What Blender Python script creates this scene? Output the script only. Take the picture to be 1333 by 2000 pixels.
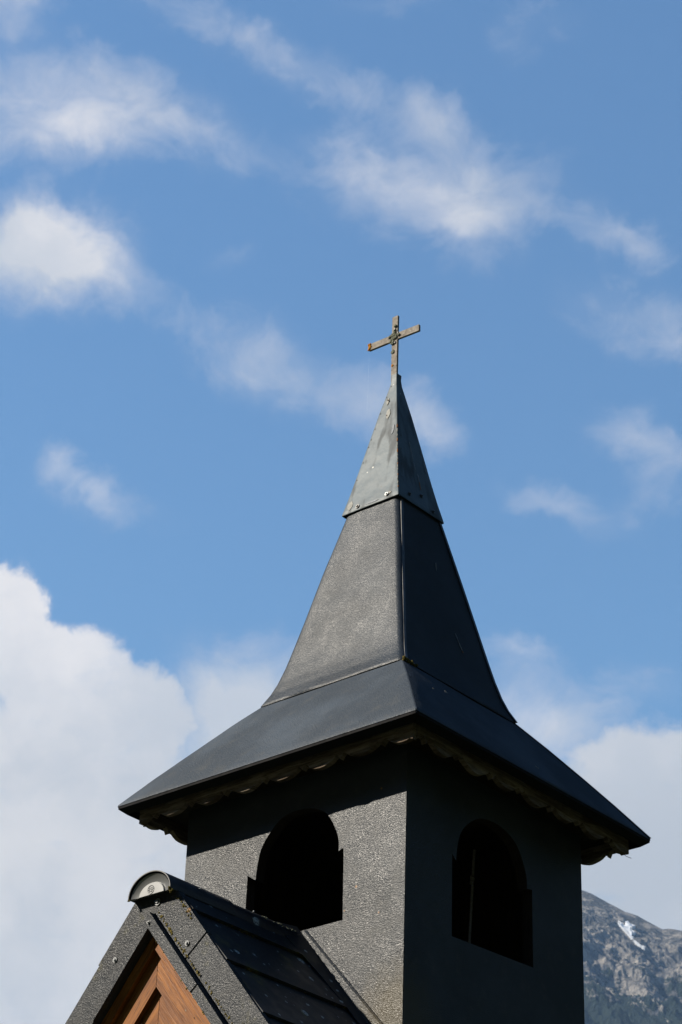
import bpy, bmesh, math, random
import numpy as np
from mathutils import Vector, Matrix, noise as mnoise
from math import radians, sin, cos, pi

for o in list(bpy.data.objects):
    bpy.data.objects.remove(o)
scene = bpy.context.scene
COL = scene.collection
random.seed(11)
Z0 = 5.43                                   # height of the tower eaves above the ground

# ------------------------------------------------------------------ camera
cam_d = bpy.data.cameras.new('camera')
cam = bpy.data.objects.new('camera', cam_d)
COL.objects.link(cam)
cam_d.sensor_fit = 'VERTICAL'
cam_d.sensor_height = 36.0
cam_d.lens = 4475.67 / 2000 * 36
cam_d.clip_start = 0.05
cam_d.clip_end = 40000
CAM = Vector((5.891, -7.097, Z0 - 3.83))
yaw, pitch, roll = radians(-41.204), radians(30.2235), radians(2.1036)
F = Vector((sin(yaw) * cos(pitch), cos(yaw) * cos(pitch), sin(pitch)))
R_ = Vector((cos(yaw), -sin(yaw), 0))
U_ = R_.cross(F)
R = cos(roll) * R_ + sin(roll) * U_
U = -sin(roll) * R_ + cos(roll) * U_
m = Matrix((R, U, -F)).transposed().to_4x4()
m.translation = CAM
cam.matrix_world = m
cam_d.dof.use_dof = True
cam_d.dof.focus_distance = 9.6
cam_d.dof.aperture_fstop = 16
scene.camera = cam

# ------------------------------------------------------------------ sun, sky, exposure
SUN = Vector((-0.78, -1.0, 0.92)).normalized()
sun_d = bpy.data.lights.new('sun', 'SUN')
sun_d.energy = 5.0
sun_d.angle = radians(0.53)
sun_d.color = (1.0, 0.91, 0.77)
sun = bpy.data.objects.new('sun', sun_d)
COL.objects.link(sun)
sun.rotation_euler = SUN.to_track_quat('Z', 'Y').to_euler()
sun.location = (0, 0, 60)

scene.view_settings.view_transform = 'Standard'
scene.view_settings.look = 'None'
scene.view_settings.exposure = 1.4
scene.view_settings.gamma = 1.0
scene.view_settings.use_curve_mapping = False
SKY_STRENGTH = 0.0545
CLOUD_STRENGTH = 0.325

world = bpy.data.worlds.new('World')
scene.world = world
world.use_nodes = True
NT = world.node_tree
NT.nodes.clear()


def N(nt, typ, **kw):
    n = nt.nodes.new(typ)
    for k, v in kw.items():
        if k == 'inp':
            for i, x in v.items():
                n.inputs[i].default_value = x
        else:
            setattr(n, k, v)
    return n


def L(nt, a, b):
    nt.links.new(a, b)


def math_node(nt, op, a, b=None, c=None, clamp=False):
    n = nt.nodes.new('ShaderNodeMath')
    n.operation = op
    n.use_clamp = clamp
    for i, x in enumerate((a, b, c)):
        if x is None:
            continue
        if isinstance(x, (int, float)):
            n.inputs[i].default_value = x
        else:
            nt.links.new(x, n.inputs[i])
    return n.outputs[0]


def maprange(nt, v, a, b, c=0.0, d=1.0, smooth=True):
    n = nt.nodes.new('ShaderNodeMapRange')
    n.interpolation_type = 'SMOOTHSTEP' if smooth else 'LINEAR'
    nt.links.new(v, n.inputs['Value'])
    n.inputs['From Min'].default_value = a
    n.inputs['From Max'].default_value = b
    n.inputs['To Min'].default_value = c
    n.inputs['To Max'].default_value = d
    return n.outputs['Result']


def noise_node(nt, vec, scale, detail=2.0, rough=0.5, dist=0.0):
    n = nt.nodes.new('ShaderNodeTexNoise')
    n.inputs['Scale'].default_value = scale
    n.inputs['Detail'].default_value = detail
    n.inputs['Roughness'].default_value = rough
    n.inputs['Distortion'].default_value = dist
    if vec is not None:
        nt.links.new(vec, n.inputs['Vector'])
    return n


def mix_col(nt, fac, a, b, mode='MIX'):
    n = nt.nodes.new('ShaderNodeMix')
    n.data_type = 'RGBA'
    n.blend_type = mode
    ins = [s for s in n.inputs if s.type == 'RGBA']
    if isinstance(fac, (int, float)):
        n.inputs[0].default_value = fac
    else:
        nt.links.new(fac, n.inputs[0])
    for s, x in zip(ins, (a, b)):
        if isinstance(x, tuple):
            s.default_value = x if len(x) == 4 else (*x, 1)
        else:
            nt.links.new(x, s)
    return [s for s in n.outputs if s.type == 'RGBA'][0]


# clouds: azimuth, elevation, half-axes (degrees), tilt, amount
CLOUDS= [(-50.86, 36.0, 2.2, 1.55, 7.8, 1.15), (-51.2, 36.0, 1.5, 1.1, 0, 1.1), (-50.5, 36.55, 1.4, 0.95, 0, 0.7), (-48.91, 35.62, 1.38, 0.88, -3.4, 0.7), (-51.3, 39.3, 3.0, 1.2, 3.3, 1.1), (-49.6, 38.9, 1.6, 0.9, 0, 0.45), (-48.19, 39.96, 1.86, 0.87, -18.3, 0.55), (-45.83, 39.4, 1.63, 1.0, -19.8, 0.65), (-50.92, 40.68, 2.47, 0.74, 3.5, 0.5), (-52.6, 41.77, 1.1, 0.85, 9.7, 0.9), (-46.46, 42.08, 2.47, 0.62, -22.1, 0.6), (-43.53, 41.39, 1.87, 0.68, -21.0, 0.65), (-40.15, 40.51, 2.14, 0.62, -16.3, 0.65), (-38.48, 40.04, 0.88, 0.75, -59.0, 0.45), (-39.43, 38.53, 2.91, 1.38, -8.9, 0.95), (-37.33, 37.53, 1.39, 1.38, -30.0, 0.75), (-41.09, 39.37, 1.26, 0.75, 2.0, 0.45), (-36.04, 38.78, 1.51, 0.75, -20.9, 0.4), (-33.21, 37.2, 1.89, 0.62, -14.7, 0.65), (-32.12, 36.9, 0.76, 0.62, -43.1, 0.35), (-35.26, 37.51, 1.01, 0.5, -21.4, 0.3), (-32.68, 35.16, 2.01, 1.01, -12.8, 0.6), (-31.33, 34.6, 1.01, 0.88, -33.5, 0.5), (-32.9, 31.94, 1.14, 0.82, -22.4, 0.65), (-31.52, 31.44, 1.01, 0.63, -33.2, 0.45), (-34.36, 30.26, 1.9, 0.57, -15.4, 0.65), (-32.01, 30.45, 1.13, 0.51, -12.7, 0.4), (-43.64, 34.09, 1.66, 1.15, -21.5, 0.8), (-46.48, 34.81, 1.14, 0.57, -9.9, 0.45), (-44.67, 36.3, 0.83, 0.35, 14.1, 0.5), (-45.01, 33.89, 1.27, 0.76, -15.8, 0.4), (-40.51, 32.93, 2.56, 0.96, -18.3, 0.85), (-38.67, 32.33, 1.02, 0.77, -29.2, 0.45), (-49.09, 30.44, 1.2, 0.7, -29.1, 0.75), (-47.65, 30.05, 1.65, 0.57, -19.8, 0.5), (-49.69, 31.08, 0.5, 0.51, -23.7, 0.35), (-36.17, 42.06, 0.87, 0.74, -60.2, 0.4), (-40.41, 42.78, 1.5, 0.37, 1.5, 0.4), (-34.65, 42.45, 1.0, 0.49, -31.6, 0.3), (-50.34, 27.19, 1.0, 1.39, 6.3, 1.5), (-48.74, 25.69, 2.52, 1.51, -12.6, 1.7), (-46.41, 24.85, 1.65, 1.64, -25.6, 1.5), (-48.59, 21.91, 5.24, 3.99, 4.9, 2.0), (-46.86, 17.96, 6.43, 3.9, 3.8, 2.0), (-43.6, 25.7, 2.1, 1.5, 3.3, 1.15), (-43.6, 24.6, 2.4, 1.8, 0, 0.9), (-43.9, 22.97, 2.91, 2.77, 3.1, 1.15), (-45.81, 21.11, 3.27, 2.49, 3.7, 1.2), (-39.06, 22.01, 5.31, 3.26, 1.3, 1.2), (-36.15, 27.04, 1.27, 0.32, -5.2, 0.5), (-35.88, 25.3, 1.9, 1.6, -25.3, 0.9), (-32.94, 25.79, 1.76, 0.76, 13.5, 0.55), (-34.5, 24.68, 2.01, 0.89, -15.7, 0.6), (-32.64, 23.02, 2.99, 2.12, -1.3, 1.7), (-33.26, 20.79, 3.98, 2.47, -0.7, 1.8), (-33.11, 17.73, 4.91, 3.02, -0.4, 1.6)]
CLOUDS += [(-75, 24, 9, 4, 0, 1.3), (-95, 30, 10, 4, 8, 1.0), (-12, 22, 8, 4, 0, 1.2), (15, 26, 12, 4, -5, 0.9),
           (-120, 22, 12, 5, 0, 1.2), (150, 25, 14, 5, 0, 1.0)]
sky = N(NT, 'ShaderNodeTexSky', sky_type='NISHITA', sun_disc=False)
sky.sun_elevation = math.asin(SUN.z)
sky.sun_rotation = math.atan2(SUN.x, SUN.y)
sky.altitude = 0
sky.air_density = 2.0
sky.dust_density = 0.0
sky.ozone_density = 10.0
tc = N(NT, 'ShaderNodeTexCoord')
D0 = tc.outputs['Generated']
wn = noise_node(NT, D0, 14, 5, 0.55)
wv = N(NT, 'ShaderNodeVectorMath', operation='SUBTRACT', inp={1: (0.5, 0.5, 0.5)})
L(NT, wn.outputs['Color'], wv.inputs[0])
ws = N(NT, 'ShaderNodeVectorMath', operation='SCALE')
ws.inputs['Scale'].default_value = 0.026
L(NT, wv.outputs[0], ws.inputs[0])
wa = N(NT, 'ShaderNodeVectorMath', operation='ADD')
L(NT, D0, wa.inputs[0])
L(NT, ws.outputs[0], wa.inputs[1])
wn2 = noise_node(NT, wa.outputs[0], 55, 5, 0.6)
wv2 = N(NT, 'ShaderNodeVectorMath', operation='SUBTRACT', inp={1: (0.5, 0.5, 0.5)})
L(NT, wn2.outputs['Color'], wv2.inputs[0])
ws2 = N(NT, 'ShaderNodeVectorMath', operation='SCALE')
ws2.inputs['Scale'].default_value = 0.022
L(NT, wv2.outputs[0], ws2.inputs[0])
wa2 = N(NT, 'ShaderNodeVectorMath', operation='ADD')
L(NT, wa.outputs[0], wa2.inputs[0])
L(NT, ws2.outputs[0], wa2.inputs[1])
DW = wa2.outputs[0]
acc = None
bank = None
for az, el, rx, ry, ang, amp in CLOUDS:
    a_, e_ = radians(az), radians(el)
    c = Vector((sin(a_) * cos(e_), cos(a_) * cos(e_), sin(e_)))
    ea = Vector((cos(a_), -sin(a_), 0))
    up = ea.cross(c)
    t1 = ea * cos(radians(ang)) + up * sin(radians(ang))
    t2 = c.cross(t1)
    is_bank = amp >= 1.2
    k = 1.15 if is_bank else 1.5
    mp = N(NT, 'ShaderNodeMapping', vector_type='TEXTURE')
    mp.inputs['Location'].default_value = c
    mp.inputs['Rotation'].default_value = Matrix((t1, t2, c)).transposed().to_euler()
    mp.inputs['Scale'].default_value = (radians(rx) * k, radians(ry) * k, 1.0)
    L(NT, DW, mp.inputs['Vector'])
    ln = N(NT, 'ShaderNodeVectorMath', operation='LENGTH')
    L(NT, mp.outputs[0], ln.inputs[0])
    if is_bank:
        v = maprange(NT, ln.outputs['Value'], 1.0, 0.55, 0.0, 1.0)
        bank = v if bank is None else math_node(NT, 'MAXIMUM', bank, v)
    else:
        v = maprange(NT, ln.outputs['Value'], 1.0, 0.0, 0.0, amp)
        acc = v if acc is None else math_node(NT, 'ADD', acc, v)
# fine structure: billows of several sizes, a little stretched along the wind
sm = N(NT, 'ShaderNodeMapping')
sm.inputs['Rotation'].default_value = (0.0, 0.0, radians(-25))
sm.inputs['Scale'].default_value = (1.0, 1.0, 1.35)
L(NT, wa.outputs[0], sm.inputs['Vector'])
f1 = noise_node(NT, sm.outputs[0], 34, 10, 0.60, 0.5)
f2 = noise_node(NT, sm.outputs[0], 13, 5, 0.5, 0.0)
fb = math_node(NT, 'ADD', math_node(NT, 'MULTIPLY_ADD', f1.outputs['Fac'], 2.2, -1.1),
               math_node(NT, 'MULTIPLY_ADD', f2.outputs['Fac'], 0.9, -0.45))
gate = maprange(NT, acc, 0.0, 0.35, 0.0, 1.0)
dens = math_node(NT, 'MULTIPLY', maprange(NT, math_node(NT, 'ADD', acc, fb), 0.08, 1.85, 0.0, 0.92, smooth=False), gate)
thin = maprange(NT, acc, 0.0, 1.0, 0.0, 0.22)
wisp = math_node(NT, 'MAXIMUM', dens, thin)
# cumulus bank: dense, with a firm billowed edge
bgate = maprange(NT, bank, 0.0, 0.15, 0.0, 1.0)
solid = math_node(NT, 'MULTIPLY', maprange(NT, math_node(NT, 'MULTIPLY_ADD', fb, 0.58, bank), 0.06, 0.92, 0.0, 0.98), bgate)
alpha = math_node(NT, 'MAXIMUM', wisp, solid, clamp=True)
s1 = noise_node(NT, DW, 9, 6, 0.52)
shade = maprange(NT, s1.outputs['Fac'], 0.36, 0.64)
dsep = N(NT, 'ShaderNodeSeparateXYZ')
L(NT, D0, dsep.inputs[0])
low = math_node(NT, 'MULTIPLY', maprange(NT, dsep.outputs[2], 0.46, 0.36), 0.85)   # underside of the bank is in its own shade
bright = mix_col(NT, shade, (0.72, 0.75, 0.80, 1), (0.99, 0.96, 0.955, 1))
grey = mix_col(NT, shade, (0.55, 0.59, 0.64, 1), (0.80, 0.79, 0.79, 1))
cc = mix_col(NT, low, bright, grey)
thinc = mix_col(NT, maprange(NT, math_node(NT, 'MAXIMUM', acc, math_node(NT, 'MULTIPLY', bank, 2.0)), 0.2, 1.5), (0.56, 0.63, 0.78, 1), cc)
bg1 = N(NT, 'ShaderNodeBackground')
bg1.inputs['Strength'].default_value = SKY_STRENGTH
L(NT, sky.outputs[0], bg1.inputs['Color'])
bg2 = N(NT, 'ShaderNodeBackground')
bg2.inputs['Strength'].default_value = CLOUD_STRENGTH
L(NT, thinc, bg2.inputs['Color'])
ms = N(NT, 'ShaderNodeMixShader')
L(NT, alpha, ms.inputs[0])
L(NT, bg1.outputs[0], ms.inputs[1])
L(NT, bg2.outputs[0], ms.inputs[2])
wo = N(NT, 'ShaderNodeOutputWorld')
L(NT, ms.outputs[0], wo.inputs['Surface'])

# ------------------------------------------------------------------ helpers
def add_obj(name, me, parent=None, mat=None):
    o = bpy.data.objects.new(name, me)
    COL.objects.link(o)
    if mat is not None:
        for mm in (mat if isinstance(mat, (list, tuple)) else [mat]):
            me.materials.append(mm)
    if parent is not None:
        o.parent = parent
    return o


def build(name, verts, faces, mat, parent=None, smooth=None, lift=True, mat_idx=None):
    me = bpy.data.meshes.new(name)
    dz = Z0 if lift else 0.0
    me.from_pydata([(v[0], v[1], v[2] + dz) for v in verts], [], faces)
    bm = bmesh.new()
    bm.from_mesh(me)
    if mat_idx is None:
        bmesh.ops.recalc_face_normals(bm, faces=bm.faces)
    bm.to_mesh(me)
    bm.free()
    if mat_idx is not None:
        for p, i in zip(me.polygons, mat_idx):
            p.material_index = i
    if smooth is not None:
        me.shade_smooth()
        me.set_sharp_from_angle(angle=radians(smooth))
    me.update()
    return add_obj(name, me, parent, mat)


def tag(o, label=None, cat=None, group=None, kind=None):
    if label: o['label'] = label
    if cat: o['category'] = cat
    if group: o['group'] = group
    if kind: o['kind'] = kind
    return o


class MB:
    def __init__(s):
        s.v = []; s.f = []

    def prism(s, poly, vec, shift=(0, 0, 0)):
        """closed prism: 3D polygon swept along vec"""
        n = len(poly); b = len(s.v)
        sh = Vector(shift)
        s.v += [tuple(Vector(p) + sh) for p in poly]
        s.v += [tuple(Vector(p) + sh + Vector(vec)) for p in poly]
        s.f.append(tuple(range(b, b + n)))
        s.f.append(tuple(range(b + 2 * n - 1, b + n - 1, -1)))
        for i in range(n):
            j = (i + 1) % n
            s.f.append((b + i, b + n + i, b + n + j, b + j))
        return s

    def box(s, a, b):
        (x0, y0, z0), (x1, y1, z1) = a, b
        return s.prism([(x0, y0, z0), (x1, y0, z0), (x1, y1, z0), (x0, y1, z0)], (0, 0, z1 - z0))

    def tube(s, pts, r, n=8, cap=True):
        pts = [Vector(p) for p in pts]
        b = len(s.v)
        rr = r if isinstance(r, (list, tuple)) else [r] * len(pts)
        for i, p in enumerate(pts):
            t = (pts[min(i + 1, len(pts) - 1)] - pts[max(i - 1, 0)]).normalized()
            a = t.orthogonal().normalized() if i == 0 else (a - t * a.dot(t)).normalized()
            c = t.cross(a)
            for k in range(n):
                w = 2 * pi * k / n
                s.v.append(tuple(p + rr[i] * (cos(w) * a + sin(w) * c)))
        for i in range(len(pts) - 1):
            for k in range(n):
                k2 = (k + 1) % n
                s.f.append((b + i * n + k, b + i * n + k2, b + (i + 1) * n + k2, b + (i + 1) * n + k))
        if cap:
            s.f.append(tuple(range(b + n - 1, b - 1, -1)))
            e = b + (len(pts) - 1) * n
            s.f.append(tuple(range(e, e + n)))
        return s

    def blob(s, c, r, sq=(1, 1, 1), seed=0, n=6, rough=0.5):
        """small irregular lump"""
        b = len(s.v)
        rows = n
        cols = n + 3
        for i in range(rows + 1):
            th = pi * i / rows
            for k in range(cols):
                ph = 2 * pi * k / cols
                d = Vector((sin(th) * cos(ph), sin(th) * sin(ph), cos(th)))
                q = 1 + rough * mnoise.noise(d * 1.7 + Vector((seed * 3.1, seed * 1.7, seed * .9)))
                s.v.append((c[0] + d.x * r * q * sq[0], c[1] + d.y * r * q * sq[1], c[2] + d.z * r * q * sq[2]))
        for i in range(rows):
            for k in range(cols):
                k2 = (k + 1) % cols
                s.f.append((b + i * cols + k, b + (i + 1) * cols + k, b + (i + 1) * cols + k2, b + i * cols + k2))
        return s

    def disc(s, c, nrm, r, h, n=14, r2=None):
        nrm = Vector(nrm).normalized()
        a = nrm.orthogonal().normalized(); b_ = nrm.cross(a)
        r2 = r if r2 is None else r2
        b = len(s.v)
        C = Vector(c)
        for rad, hh in ((r, 0), (r, h * .6), (r2, h)):
            for k in range(n):
                w = 2 * pi * k / n
                s.v.append(tuple(C + nrm * hh + rad * (cos(w) * a + sin(w) * b_)))
        for j in range(2):
            for k in range(n):
                k2 = (k + 1) % n
                s.f.append((b + j * n + k, b + j * n + k2, b + (j + 1) * n + k2, b + (j + 1) * n + k))
        s.f.append(tuple(range(b + 2 * n, b + 3 * n)))
        s.f.append(tuple(range(b + n - 1, b - 1, -1)))
        return s

    def out(s, name, mat, parent=None, smooth=None, lift=True):
        return build(name, s.v, s.f, mat, parent, smooth, lift)


# ------------------------------------------------------------------ materials
def new_mat(name):
    mt = bpy.data.materials.new(name)
    mt.use_nodes = True
    nt = mt.node_tree
    return mt, nt, nt.nodes['Principled BSDF']


def coords(nt, scale=(1, 1, 1), rot=(0, 0, 0)):
    t = nt.nodes.new('ShaderNodeTexCoord')
    mp = nt.nodes.new('ShaderNodeMapping')
    mp.inputs['Scale'].default_value = scale
    mp.inputs['Rotation'].default_value = rot
    nt.links.new(t.outputs['Object'], mp.inputs['Vector'])
    return mp.outputs[0]


def bump(nt, bs, h, dist, strength=1.0, prev=None):
    b = nt.nodes.new('ShaderNodeBump')
    b.inputs['Strength'].default_value = strength
    b.inputs['Distance'].default_value = dist
    nt.links.new(h, b.inputs['Height'])
    if prev is not None:
        nt.links.new(prev, b.inputs['Normal'])
    nt.links.new(b.outputs[0], bs.inputs['Normal'])
    return b.outputs[0]


def speck_mask(nt, vec, scale, size, keep, seed=0.0):
    """sparse round spots: voronoi cells, only a share of them kept"""
    vo = nt.nodes.new('ShaderNodeTexVoronoi')
    vo.inputs['Scale'].default_value = scale
    ad = nt.nodes.new('ShaderNodeVectorMath'); ad.operation = 'ADD'
    ad.inputs[1].default_value = (seed, seed * .7, seed * 1.3)
    nt.links.new(vec, ad.inputs[0])
    nt.links.new(ad.outputs[0], vo.inputs['Vector'])
    sep = nt.nodes.new('ShaderNodeSeparateColor')
    nt.links.new(vo.outputs['Color'], sep.inputs[0])
    k = math_node(nt, 'LESS_THAN', sep.outputs[0], keep)
    sz = math_node(nt, 'MULTIPLY', math_node(nt, 'ADD', sep.outputs[1], 0.25), size)
    dn = math_node(nt, 'DIVIDE', vo.outputs['Distance'], sz)
    return math_node(nt, 'MULTIPLY', maprange(nt, dn, 1.0, 0.75), k)


def sheet_mat(name, base=(0.0175, 0.0205, 0.0250), rough=0.33, scale=(125, 125, 240), bdist=0.0008, spec=0.12,
              rust=0.0, stain=None, lichen=0.0, moss=0.0, dust_amt=0.18, gloss=0.0):
    mt, nt, bs = new_mat(name)
    v = coords(nt)
    big = noise_node(nt, v, 2.3, 4, 0.6)
    col = mix_col(nt, maprange(nt, big.outputs['Fac'], 0.35, 0.7), (*[b * 0.82 for b in base], 1), (*[b * 1.22 for b in base], 1))
    # dust rubbed into the grain
    dust = noise_node(nt, v, 14, 5, 0.65)
    col = mix_col(nt, maprange(nt, dust.outputs['Fac'], 0.52, 0.75, 0.0, dust_amt), col, (0.06, 0.057, 0.05, 1))
    if rust:
        m1 = speck_mask(nt, v, 17, 0.16, rust, 3.0)
        col = mix_col(nt, m1, col, (0.12, 0.06, 0.022, 1))
    if lichen:
        wob = noise_node(nt, v, 60, 2, 0.5)
        av = nt.nodes.new('ShaderNodeVectorMath'); av.operation = 'MULTIPLY_ADD'
        av.inputs[1].default_value = (0.012,) * 3
        nt.links.new(wob.outputs['Color'], av.inputs[0]); nt.links.new(v, av.inputs[2])
        m2 = speck_mask(nt, av.outputs[0], 11, 0.24, lichen, 1.0)
        m3 = speck_mask(nt, av.outputs[0], 26, 0.22, lichen * 0.6, 5.0)
        br = noise_node(nt, v, 160, 3, 0.6)
        mk = math_node(nt, 'MULTIPLY', math_node(nt, 'MAXIMUM', m2, m3), maprange(nt, br.outputs['Fac'], 0.35, 0.55))
        col = mix_col(nt, mk, col, (0.20, 0.23, 0.24, 1))
    if moss:
        mn = noise_node(nt, v, 9, 6, 0.7)
        col = mix_col(nt, maprange(nt, mn.outputs['Fac'], 0.60 - moss * .1, 0.74), col, (0.045, 0.042, 0.012, 1))
    if stain is not None:
        # algae tint in one corner of the sheet: (centre, radius)
        (cx, cy, cz), rad = stain
        dn = nt.nodes.new('ShaderNodeVectorMath'); dn.operation = 'DISTANCE'
        dn.inputs[1].default_value = (cx, cy, cz + Z0)
        nt.links.new(v, dn.inputs[0])
        sn = noise_node(nt, v, 18, 5, 0.65)
        dd = math_node(nt, 'MULTIPLY_ADD', sn.outputs['Fac'], -rad * 0.6, dn.outputs['Value'])
        col = mix_col(nt, maprange(nt, dd, rad * 0.62, -rad * .1, 0.0, 0.55), col, (0.045, 0.034, 0.012, 1))
    nt.links.new(col, bs.inputs['Base Color'])
    bs.inputs['Specular IOR Level'].default_value = spec
    bs.inputs['Specular Tint'].default_value = (1.0, 1.0, 1.0, 1)
    rn = maprange(nt, dust.outputs['Fac'], 0.3, 0.7, rough - 0.05, rough + 0.08)
    nt.links.new(rn, bs.inputs['Roughness'])
    gl = None
    if gloss:
        bs.inputs['Specular IOR Level'].default_value = 0.0
        gl = nt.nodes.new('ShaderNodeBsdfGlossy')
        gl.inputs['Color'].default_value = (gloss, gloss, gloss, 1)
        nt.links.new(rn, gl.inputs['Roughness'])
        ad_ = nt.nodes.new('ShaderNodeAddShader')
        nt.links.new(bs.outputs[0], ad_.inputs[0]); nt.links.new(gl.outputs[0], ad_.inputs[1])
        nt.links.new(ad_.outputs[0], nt.nodes['Material Output'].inputs['Surface'])
    if bdist:
        v2 = coords(nt, scale)
        g = noise_node(nt, v2, 1.0, 2.5, 0.55, 0.7)
        h = maprange(nt, g.outputs['Fac'], 0.30, 0.68, 0.0, 1.0)
        nrm = bump(nt, bs, h, bdist)
        lw = noise_node(nt, v, 3.2, 2, 0.5)
        last = bump(nt, bs, lw.outputs['Fac'], 0.010, 1.0, nrm)
        if gl is not None:
            nt.links.new(last, gl.inputs['Normal'])
    return mt


M_WALL = sheet_mat('embossed_sheet', gloss=0.022, rust=0.05, stain=((0.57, -0.6, -1.12), 0.30))
M_ROOF = sheet_mat('embossed_roof_sheet', gloss=0.0182, dust_amt=0.08, scale=(140, 140, 190), bdist=0.0007, rough=0.40, base=(0.014, 0.0185, 0.025), spec=0.10)
M_FLARE = sheet_mat('embossed_flare_sheet', gloss=0.013, scale=(125, 125, 125), bdist=0.0013, base=(0.028, 0.0355, 0.046), rough=0.50, spec=0.10, dust_amt=0.2)
M_VERGE = sheet_mat('embossed_verge_sheet', gloss=0.013, scale=(140, 140, 190), bdist=0.0008, rust=0.03, moss=0.3, base=(0.019, 0.021, 0.024))
M_TILE = sheet_mat('painted_roof_panel', bdist=0.0, rough=0.55, lichen=0.5, moss=0.5, base=(0.006, 0.008, 0.011), spec=0.2)
M_RIDGE = sheet_mat('smooth_dark_sheet', bdist=0.0, rough=0.4, lichen=0.06, base=(0.008, 0.01, 0.014), spec=0.4)
M_PLAIN = sheet_mat('dark_folded_sheet', bdist=0.0, rough=0.55, base=(0.010, 0.012, 0.015), spec=0.35)

M_DRIP_SHADE = sheet_mat('shade_black_fold', bdist=0.0, rough=0.8, base=(0.004, 0.004, 0.005), spec=0.1, dust_amt=0.0)  # shade under the eave put into the lip's near-black colour


def cap_mat():
    mt, nt, bs = new_mat('weathered_blue_grey_paint')
    v = coords(nt)
    n1 = noise_node(nt, v, 5, 5, 0.6)
    col = mix_col(nt, maprange(nt, n1.outputs['Fac'], 0.35, 0.65), (0.021, 0.036, 0.047, 1), (0.032, 0.050, 0.063, 1))
    # sooty runs down the slope
    vs = coords(nt, (17, 17, 3.2), (0, radians(9), 0))
    n2 = noise_node(nt, vs, 1.0, 3, 0.5, 0.3)
    col = mix_col(nt, maprange(nt, n2.outputs['Fac'], 0.50, 0.68, 0.0, 0.6), col, (0.014, 0.0135, 0.013, 1))
    sp = speck_mask(nt, v, 40, 0.14, 0.12, 2.0)
    col = mix_col(nt, sp, col, (0.02, 0.018, 0.015, 1))
    sp2 = speck_mask(nt, v, 33, 0.2, 0.06, 7.0)
    col = mix_col(nt, sp2, col, (0.28, 0.28, 0.26, 1))
    nt.links.new(col, bs.inputs['Base Color'])
    nt.links.new(maprange(nt, n2.outputs['Fac'], 0.50, 0.68, 0.51, 0.64), bs.inputs['Roughness'])
    bs.inputs['Specular IOR Level'].default_value = 0.17
    n3 = noise_node(nt, v, 7, 3, 0.5)
    p = bump(nt, bs, n3.outputs['Fac'], 0.008, 0.8)
    n4 = noise_node(nt, v, 150, 3, 0.6)
    bump(nt, bs, n4.outputs['Fac'], 0.0008, 0.8, p)
    return mt


M_CAP = cap_mat()


def wood_mat(name, c1, c2, rot, ring=26.0, rough=0.55, stretch=(48, 48, 2.6), bd=0.002):
    mt, nt, bs = new_mat(name)
    v = coords(nt, (1, 1, 1), rot)
    mp = nt.nodes.new('ShaderNodeMapping')
    mp.inputs['Scale'].default_value = stretch
    nt.links.new(v, mp.inputs['Vector'])
    g = noise_node(nt, mp.outputs[0], 1.0, 6, 0.62, 0.8)
    g2 = noise_node(nt, mp.outputs[0], 4.2, 4, 0.6, 0.2)
    col = mix_col(nt, maprange(nt, g.outputs['Fac'], 0.33, 0.66), (*c1, 1), (*c2, 1))
    col = mix_col(nt, maprange(nt, g2.outputs['Fac'], 0.52, 0.66, 0.0, 0.7), col, (c1[0] * .35, c1[1] * .33, c1[2] * .35, 1))
    blot = noise_node(nt, v, 8, 3, 0.5)
    col = mix_col(nt, maprange(nt, blot.outputs['Fac'], 0.35, 0.7, 0.0, 0.45), col, (c1[0] * .7, c1[1] * .62, c1[2] * .6, 1))
    nt.links.new(col, bs.inputs['Base Color'])
    bs.inputs['Roughness'].default_value = rough
    bs.inputs['Specular IOR Level'].default_value = 0.12
    hh = math_node(nt, 'ADD', g.outputs['Fac'], math_node(nt, 'MULTIPLY', g2.outputs['Fac'], 0.5))
    bump(nt, bs, hh, bd)
    return mt


SL = math.atan(1.22)
# grain runs down each slope
M_WOOD_A = wood_mat('oiled_board_rising', (0.084, 0.0265, 0.0036), (0.185, 0.068, 0.0105), (0, -(pi / 2 - SL), 0))
M_WOOD_B = wood_mat('oiled_board_falling', (0.084, 0.0265, 0.0036), (0.185, 0.068, 0.0105), (0, (pi / 2 - SL), 0))
M_OLDWOOD_X = wood_mat('weathered_valance_wood', (0.050, 0.035, 0.024), (0.16, 0.128, 0.098), (0, 0, 0), stretch=(4, 4, 40), rough=0.85, bd=0.003)
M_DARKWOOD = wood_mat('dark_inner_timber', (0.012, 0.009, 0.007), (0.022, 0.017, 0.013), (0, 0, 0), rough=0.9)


def simple(name, col, rough=0.6, spec=0.4, metal=0.0, nscale=None, nb=0.0, var=0.25):
    mt, nt, bs = new_mat(name)
    v = coords(nt)
    n = noise_node(nt, v, nscale or 30, 4, 0.6)
    c = mix_col(nt, maprange(nt, n.outputs['Fac'], 0.3, 0.7), (*[x * (1 - var) for x in col], 1), (*[min(1, x * (1 + var)) for x in col], 1))
    nt.links.new(c, bs.inputs['Base Color'])
    bs.inputs['Roughness'].default_value = rough
    bs.inputs['Specular IOR Level'].default_value = spec
    bs.inputs['Metallic'].default_value = metal
    if nb:
        bump(nt, bs, n.outputs['Fac'], nb)
    return mt


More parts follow.
